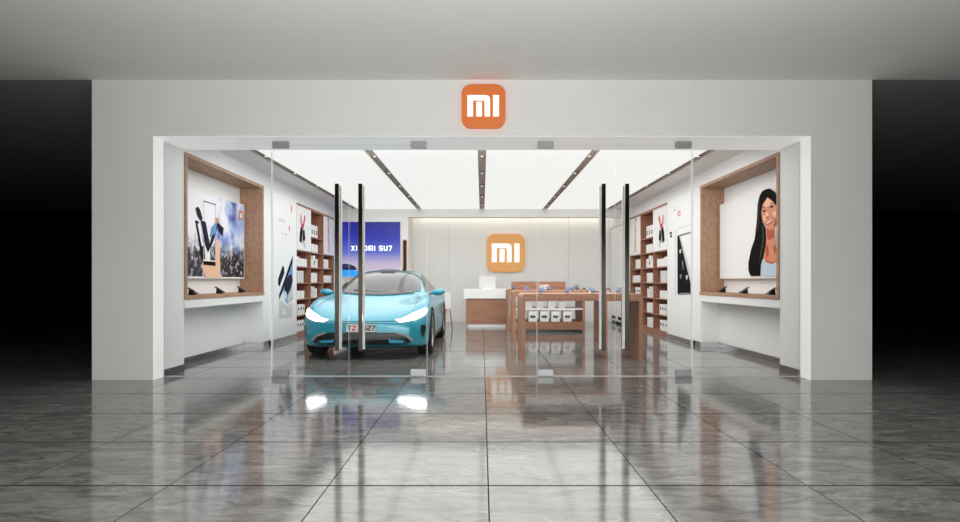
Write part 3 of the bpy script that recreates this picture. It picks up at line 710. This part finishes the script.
watch('brown strapped watch between two blue phones, front table', T1(584, 8.9)); watch('brown strapped watch left of the rightmost phone, front table', T1(608, 8.9))
t = thing('camera_box', 'small white box with grey print on the rear table', 'box', ((544 - 482) * 13.5 / F, Y(13.5), .9635))
boxes('carton', [(-.10, .10, -.05, .05, 0, .10)], BOXW, t, bev=.003)
boxes('printed_mark', [(-.07, -.01, -.052, -.05, .05, .075), (.02, .06, -.052, -.05, .03, .07)], GREYP, t)
for px_, d, lab in ((513, 13.4, 'left'), (577, 13.4, 'right')):
    phone_stand('dark phone on stand at the %s end of the rear table' % lab, T1(px_, d), 0, 'dark phones on the rear table', BLKP)

# ------------------------------------------------------------------ counter
t = thing('service_counter', 'wooden service counter with thick white top before the back wall', 'counter', (.12, Y(14.7), 0))
boxes('countertop', [(-.58, .56, -.03, .55, .71, .95)], PAPER, t, bev=.006)
boxes('counter_body', [(-.52, .52, 0, .5, .08, .69)], W_H, t, bev=.003)
boxes('shadow_gap', [(-.50, .50, .02, .48, .69, .71)], BLKP, t)
boxes('plinth', [(-.47, .50, .02, .48, 0, .08)], PAPER, t)
boxes('side_strip', [(-.522, -.37, -.004, 0, .08, .66)], W_V, t)
t = thing('payment_screen', 'white back of a payment screen on the service counter', 'screen', ((487.5 - 482) * 14.9 / F, Y(14.95), .951))
bm = bmesh.new(); prism(bm, [(-.21, -.02, .02), (.21, -.02, .02), (.20, -.02, .32), (-.20, -.02, .32)], (0, .03, 0)); obj('screen_body', bm, BOXG, t)
boxes('stand', [(-.12, .12, -.06, .08, 0, .02)], PAPER, t)

# easel beside the car
t = thing('easel_sign', 'small white easel board with orange brown legs behind the blue car', 'sign', (-.80, Y(13.75), 0), .9)
boxes('board', [(-.10, .10, -.01, .01, .50, .88)], PAPER, t, bev=.004)
for pts in (((-.08, 0, .5), (-.13, -.03, 0)), ((.08, 0, .5), (.13, -.03, 0)), ((0, .01, .55), (0, .2, 0))):
    bm = bmesh.new(); cyl(bm, pts[0], pts[1], .012, seg=10); obj('leg', bm, TAN, t)

# ------------------------------------------------------------------ the car
CX, CYN = -1.745, Y(8.5)
CAR = thing('electric_car', 'turquoise blue sedan with lit headlights parked left inside the shop', 'car', (CX, CYN, 0))
ST = [  # y, B, C, D, E, F, G, H, I(z), A(z)
 (0.00, (.42, .27), (.56, .29), (.62, .40), (.58, .49), (.50, .52), (.34, .535), (.17, .54), .54, .27),
 (0.09, (.60, .19), (.76, .21), (.82, .42), (.78, .56), (.68, .60), (.46, .60), (.23, .60), .60, .19),
 (0.30, (.72, .15), (.90, .19), (.945, .46), (.905, .69), (.79, .745), (.52, .685), (.26, .675), .672, .15),
 (0.60, (.78, .14), (.945, .19), (.975, .50), (.940, .785), (.83, .845), (.57, .765), (.29, .75), .748, .14),
 (0.95, (.80, .14), (.955, .19), (.975, .52), (.955, .84), (.86, .895), (.60, .83), (.3, .82), .815, .14),
 (1.28, (.80, .14), (.955, .19), (.97, .52), (.945, .84), (.85, .90), (.62, .89), (.31, .89), .89, .14),
 (1.50, (.80, .14), (.95, .19), (.97, .52), (.935, .81), (.84, .915), (.75, .965), (.38, .995), 1.005, .14),
 (2.00, (.80, .14), (.945, .19), (.96, .52), (.93, .82), (.83, .925), (.69, 1.17), (.36, 1.215), 1.225, .14),
 (2.45, (.80, .14), (.945, .19), (.96, .52), (.93, .83), (.815, .935), (.645, 1.275), (.36, 1.33), 1.34, .14),
 (2.95, (.80, .14), (.945, .19), (.965, .53), (.935, .84), (.815, .95), (.62, 1.31), (.35, 1.365), 1.375, .14),
 (3.50, (.80, .14), (.95, .20), (.985, .54), (.955, .86), (.82, .965), (.58, 1.25), (.33, 1.315), 1.325, .14),
 (4.00, (.78, .16), (.94, .22), (.985, .56), (.95, .88), (.81, .975), (.58, 1.13), (.33, 1.19), 1.20, .16),
 (4.45, (.72, .22), (.90, .28), (.94, .58), (.90, .88), (.78, .975), (.56, 1.02), (.32, 1.05), 1.055, .22),
 (4.75, (.58, .32), (.74, .36), (.80, .60), (.76, .84), (.66, .94), (.46, .975), (.24, .985), .99, .32)]
bm = bmesh.new(); rings = []
for st in ST:
    y = st[0]; half = list(st[1:8])
    A = bm.verts.new((0, y, st[9])); I = bm.verts.new((0, y, st[8]))
    R = [bm.verts.new((x, y, z)) for x, z in half]; Lf = [bm.verts.new((-x, y, z)) for x, z in half]
    rings.append([A] + R + [I] + Lf[::-1])
for a, b in zip(rings, rings[1:]):
    n = len(a)
    for i in range(n): bm.faces.new([a[i], a[(i + 1) % n], b[(i + 1) % n], b[i]])
for rg in (rings[0], rings[-1]):
    n = len(rg)     # A, B..H (1..7), I (8), H'..B' (9..15)
    bm.faces.new([rg[0], rg[1], rg[15]])
    for k in range(1, 7): bm.faces.new([rg[k], rg[k + 1], rg[15 - k], rg[16 - k]])
    bm.faces.new([rg[7], rg[8], rg[9]])
bmesh.ops.recalc_face_normals(bm, faces=bm.faces)
cr = bm.edges.layers.float.new('crease_edge')
for a, b in zip(rings, rings[1:]):
    for k, w_ in ((5, .45), (11, .45), (2, .4), (14, .4)):
        e = bm.edges.get((a[k], b[k]))
        if e: e[cr] = w_
me = bpy.data.meshes.new('tmp'); bm.to_mesh(me); bm.free()
tmp = bpy.data.objects.new('tmp', me); C.objects.link(tmp)
md = tmp.modifiers.new('s', 'SUBSURF'); md.levels = md.render_levels = 3
cut = []
for yy in (.87, 3.62):
    for s in (-1, 1):
        cb = bmesh.new(); cyl(cb, (s * .64, yy, .34), (s * 1.2, yy, .34), .395, seg=48)
        bmesh.ops.recalc_face_normals(cb, faces=cb.faces)
        cm = bpy.data.meshes.new('cutm'); cb.to_mesh(cm); cb.free(); co = bpy.data.objects.new('cut', cm); C.objects.link(co)
        md = tmp.modifiers.new('b', 'BOOLEAN'); md.object = co; md.operation = 'DIFFERENCE'; md.solver = 'EXACT'; cut.append(co)
dg = bpy.context.evaluated_depsgraph_get()
bme = bpy.data.meshes.new_from_object(tmp.evaluated_get(dg)); bme.name = 'car_body'
for o in cut + [tmp]: bpy.data.objects.remove(o)
bme.materials.clear(); bme.materials.append(PAINT); bme.materials.append(BLKP)
for p in bme.polygons:
    c = p.center; p.use_smooth = True
    inarch = any(math.hypot(c.y - yy, c.z - .34) < .392 and abs(c.x) > .6 for yy in (.87, 3.62))
    onarch = any(abs(math.hypot(c.y - yy, c.z - .34) - .395) < .012 for yy in (.87, 3.62)) and abs(p.normal.x) < .3
    p.material_index = 1 if (c.z < .185 or inarch or onarch) else 0
    if inarch or onarch: p.use_smooth = False
body = bpy.data.objects.new('body', bme); C.objects.link(body); body.parent = CAR
bvh = BVHTree.FromPolygons([v.co for v in bme.vertices], [p.vertices[:] for p in bme.polygons])
def patch(name, pts, axis, m, parent=CAR, off=.006, step=.04, origin=None, thick=False):
    """drape a flat outline over the body: axis 'front' (x,z), 'top' (x,y), 'side+'/'side-' (y,z)"""
    bm = bmesh.new()
    to3 = {'front': lambda a, b: (a, 0, b), 'top': lambda a, b: (a, b, 0), 'side+': lambda a, b: (0, a, b), 'side-': lambda a, b: (0, a, b), 'rear': lambda a, b: (a, 0, b)}[axis]
    f = bm.faces.new([bm.verts.new(to3(*p)) for p in pts])
    bmesh.ops.triangulate(bm, faces=[f])
    ax = {'front': (0, 2), 'rear': (0, 2), 'top': (0, 1), 'side+': (1, 2), 'side-': (1, 2)}[axis]
    for k in ax:
        lo = min(v.co[k] for v in bm.verts); hi = max(v.co[k] for v in bm.verts); t = lo + step
        while t < hi - .004:
            n = Vector((0, 0, 0)); n[k] = 1; c = Vector((0, 0, 0)); c[k] = t
            bmesh.ops.bisect_plane(bm, geom=list(bm.verts) + list(bm.edges) + list(bm.faces), plane_co=c, plane_no=n); t += step
    bmesh.ops.remove_doubles(bm, verts=bm.verts, dist=1e-4)
    dr = {'front': Vector((0, 1, 0)), 'rear': Vector((0, -1, 0)), 'top': Vector((0, 0, -1)), 'side+': Vector((-1, 0, 0)), 'side-': Vector((1, 0, 0))}[axis]
    bad = []
    for v in bm.verts:
        h = bvh.ray_cast(v.co - dr * 6, dr)
        if h[0] is None: bad.append(v); continue
        nrm = h[1] if h[1].dot(dr) < 0 else -h[1]
        v.co = h[0] + nrm * off - dr * .001
    bmesh.ops.delete(bm, geom=bad, context='VERTS')
    return obj(name, bm, m, parent, smooth=True)
mirp = lambda p: [(-a, b) for a, b in p][::-1]
ws = [(-.70, 1.66), (-.70, 1.54), (-.5, 1.42), (-.25, 1.35), (0, 1.33), (.25, 1.35), (.5, 1.42), (.70, 1.54), (.70, 1.66), (.625, 2.3), (.59, 2.40), (.3, 2.45), (0, 2.47), (-.3, 2.45), (-.59, 2.40), (-.625, 2.3)]
patch('windscreen', ws, 'top', GLASSC)
patch('roof_glass', [(-.46, 2.56), (.46, 2.56), (.44, 3.45), (.3, 3.52), (-.3, 3.52), (-.44, 3.45)], 'top', DARKG)
patch('rear_window', [(-.48, 3.62), (.48, 3.62), (.46, 4.25), (-.46, 4.25)], 'top', DARKG)
sw = [(1.62, .965), (1.80, .97), (2.8, .985), (3.6, 1.0), (4.0, 1.02), (3.9, 1.10), (3.5, 1.205), (3.0, 1.265), (2.5, 1.24), (2.2, 1.165), (1.85, 1.05)]
for ax in ('side+', 'side-'):
    w_ = patch('side_window', sw, ax, DARKG)
    patch('door_pillar', [(2.78, .99), (2.83, .99), (2.83, 1.26), (2.78, 1.255)], ax, BLKP, w_, off=.009)
    for yy in (1.72, 2.80, 3.55): patch('door_seam', [(yy, .25), (yy + .008, .25), (yy + .008, .93), (yy, .93)], ax, BLKP, off=.003)
    for yy in (2.55, 3.35): patch('door_handle', [(yy, .80), (yy + .2, .81), (yy + .2, .835), (yy, .825)], ax, PAINTD, off=.012)
    patch('sill', [(1.32, .19), (3.18, .19), (3.18, .27), (1.32, .25)], ax, BLKP, off=.006)
hl = [(.50, .585), (.58, .600), (.70, .655), (.80, .705), (.885, .735), (.905, .70), (.88, .65), (.80, .605), (.68, .570), (.56, .560)]
fang = [(.84, .50), (.90, .50), (.905, .44), (.885, .36), (.865, .31), (.845, .38)]
acc = [(.40, .325), (.425, .30), (.56, .295), (.63, .275), (.585, .255), (.40, .262)]
for mm, sd in ((lambda p: p, 1), (mirp, -1)):
    h = patch('headlight', mm(hl), 'front', HEADL, step=.03)
    patch('housing', mm([(.47, .58), (.58, .612), (.70, .67), (.80, .72), (.89, .752), (.925, .72), (.91, .64), (.82, .59), (.68, .555), (.54, .546)]), 'front', LGREY, h, off=.003, step=.03)
    patch('air_intake', mm(fang), 'front', BLKP, step=.03)
patch('grille', [(-.74, .285), (-.66, .36), (-.53, .405), (.53, .405), (.66, .36), (.74, .285), (.64, .225), (-.64, .225)], 'front', BLKP, off=.004)
for mm in (lambda p: p, mirp):
    patch('bumper_accent', mm(acc), 'front', PAINTD, off=.010)
    patch('bumper_trim', mm([(.50, .395), (.53, .415), (.67, .37), (.75, .285), (.72, .27), (.64, .345)]), 'front', GREYP, off=.008)
patch('nose_seam', [(-.52, .572), (-.3, .566), (0, .564), (.3, .566), (.52, .572), (.52, .566), (.3, .559), (0, .557), (-.3, .559), (-.52, .566)], 'front', BLKP, off=.003)
for mm in (lambda p: p, mirp): patch('bonnet_seam', mm([(.74, .36), (.748, .36), (.72, .8), (.70, 1.2), (.66, 1.38), (.65, 1.38), (.69, 1.2), (.71, .8)]), 'top', BLKP, off=.002)
patch('cowl', [(-.60, 1.41), (-.25, 1.31), (0, 1.295), (.25, 1.31), (.60, 1.41), (.60, 1.455), (.25, 1.37), (0, 1.355), (-.25, 1.37), (-.60, 1.455)], 'top', BLKP, off=.010, step=.03)
w_ = bmesh.new(); cyl(w_, (-.42, 1.50, 1.0), (.02, 1.42, .965), .008, seg=8); obj('wiper', w_, BLKP, CAR)
w_ = bmesh.new(); cyl(w_, (.05, 1.42, .965), (.50, 1.52, .985), .008, seg=8); obj('wiper', w_, BLKP, CAR)
# number plate
pl = boxes('number_plate', [(-.21, .21, -.032, -.006, .415, .53)], mat('plate_white', rgb(226, 226, 228), .4), CAR, bev=.004)
boxes('plate_frame', [(-.216, .216, -.030, -.004, .409, .415), (-.216, .216, -.030, -.004, .53, .536)], BLKP, pl)
boxes('plate_mount', [(-.18, .18, -.006, .05, .43, .52)], BLKP, pl)
text_mesh('plate_characters', [('T', -.19, .435, .076, 1.0, BLACK), ('Z', -.122, .435, .076, 1.0, RED), ('6', .036, .435, .076, .9, BLACK), ('2', .096, .435, .076, .9, BLACK), ('7', .153, .435, .076, .9, BLACK)], BLACK, pl, -.0325, .002)
# roof sensor
bm = bmesh.new(); prism(bm, [(-.14, 2.40, 0), (.14, 2.40, 0), (.11, 2.66, 0), (-.11, 2.66, 0)], (0, 0, .055)); bmesh.ops.bevel(bm, geom=bm.edges[:], offset=.012, segments=2, affect='EDGES')
for v in bm.verts: v.co.z += 1.315
obj('roof_sensor', bm, mat('sensor_grey', rgb(120, 120, 124), .4), CAR)
# mirrors
for s in (-1, 1):
    bm = bmesh.new(); bmesh.ops.create_uvsphere(bm, u_segments=24, v_segments=14, radius=1)
    for v in bm.verts:
        x, y, z = v.co; y = y if y < .25 else .25
        v.co = (s * .985 + x * .115, 1.86 + y * .10, .955 + z * .060 + .012 * x * s)
    for f in bm.faces: f.smooth = True
    mo = obj('side_mirror', bm, PAINT, CAR)
    bm = bmesh.new(); prism(bm, [(s * .80, 1.83, .915), (s * .80, 1.90, .915), (s * .98, 1.89, .92), (s * .98, 1.84, .92)], (0, 0, .025)); obj('mirror_arm', bm, BLKP, mo)
# wheels
def wheel(s, yy):
    t = bpy.data.objects.new('wheel', None); C.objects.link(t); t.parent = CAR; t.location = (s * .85, yy, .352)
    bm = bmesh.new()
    lathe_x(bm, [(-.11, .25), (-.12, .30), (-.112, .335), (-.09, .350), (0, .352), (.09, .350), (.112, .335), (.12, .30), (.112, .25), (.09, .245), (-.11, .25)], 0, 0, 56)
    obj('tyre', bm, RUBBER, t)
    bm = bmesh.new(); lathe_x(bm, [(-.10, .25), (-.05, .235), (s * .07 if s > 0 else .05, .235), (.10, .25)] if s > 0 else [(.10, .25), (.05, .235), (-.07, .235), (-.10, .25)], 0, 0, 56)
    lathe_x(bm, [(s * .10, .25), (s * .11, .246), (s * .10, .228), (s * .085, .225)], 0, 0, 56)
    for k in range(10):
        a = 2 * math.pi * k / 10; c, sn = math.cos(a), math.sin(a); c2, s2 = math.cos(a + .13), math.sin(a + .13); 
        p = [(s * .085, .05 * c, .05 * sn), (s * .085, .05 * math.cos(a + .4), .05 * math.sin(a + .4)), (s * .092, .235 * c2, .235 * s2), (s * .092, .235 * math.cos(a - .02), .235 * math.sin(a - .02))]
        prism(bm, p, (-s * .02, 0, 0))
    cyl(bm, (s * .06, 0, 0), (s * .10, 0, 0), .06, .05, 20); cyl(bm, (-s * .02, 0, 0), (s * .0, 0, 0), .235, seg=40, mi=1)
    obj('rim', bm, [mat('alloy_rim', rgb(176, 164, 152), .3, .8), BLKP], t)
    bm = bmesh.new(); cyl(bm, (s * .01, 0, 0), (s * .03, 0, 0), .19, seg=36); obj('brake_disc', bm, STEEL, t)
for yy in (.87, 3.62):
    for s in (-1, 1): wheel(s, yy)
patch('rear_light', [(-.68, .86), (.68, .86), (.66, .89), (-.66, .89)], 'rear', RED)

# ------------------------------------------------------------------ lights
def area(name, loc, rot, sx, sy, power, col=(1, 1, 1), spread=180):
    l = bpy.data.lights.new(name, 'AREA'); l.shape = 'RECTANGLE'; l.size = sx; l.size_y = sy; l.energy = power; l.color = col; l.spread = math.radians(spread)
    o = bpy.data.objects.new(name, l); C.objects.link(o); o.location = loc; o.rotation_euler = [math.radians(a) for a in rot]; return o
area('added_corridor_top_fill', (0, -4.0, 3.44), (0, 0, 0), 3.2, 1.0, 16, (1, .995, .985), 130)  # unseen lamp added to light the corridor floor and shopfront
area('added_corridor_up_fill', (0, -6.6, .9), (156, 0, 0), 3.6, 1.8, 185, (1, .998, .985), 120)  # unseen lamp added behind the camera to brighten the corridor ceiling
area('added_corridor_low_fill', (0, -8.0, .9), (90, 0, 0), 9, 1.6, 165, (1, 1, .99), 120)  # unseen wash added behind the camera for the lower shopfront
area('added_shop_head_fill', (0, .95, 2.8), (70, 0, 0), 5.2, .3, 60, (1, 1, .99), 170)  # unseen lamp added behind the header to brighten upright surfaces inside
area('shop_fill_light', (0, 4.2, 2.98), (0, 0, 0), 6.8, 6.8, 190, (1, .995, .985), 180)  # unseen fill added just under the luminous panels to strengthen their light
w = bpy.data.worlds.new('dark_mall'); sc.world = w; w.use_nodes = True
w.node_tree.nodes['Background'].inputs[0].default_value = (.0, .0, .0, 1)
w.node_tree.nodes['Background'].inputs[1].default_value = 1

# ------------------------------------------------------------------ camera
cam = bpy.data.cameras.new('camera'); co = bpy.data.objects.new('camera', cam); C.objects.link(co)
cam.sensor_fit = 'HORIZONTAL'; cam.sensor_width = 36; cam.lens = 36 * F / 960
co.location = (0, -D0, EZ); co.rotation_euler = (math.pi / 2, 0, 0)
cam.shift_x = -2 / 960; cam.shift_y = 20 / 960
sc.camera = co
sc.cycles.caustics_reflective = False
sc.cycles.sample_clamp_indirect = 4.0
sc.view_settings.view_transform = 'Standard'; sc.view_settings.look = 'None'
sc.view_settings.exposure = 0; sc.view_settings.gamma = 1
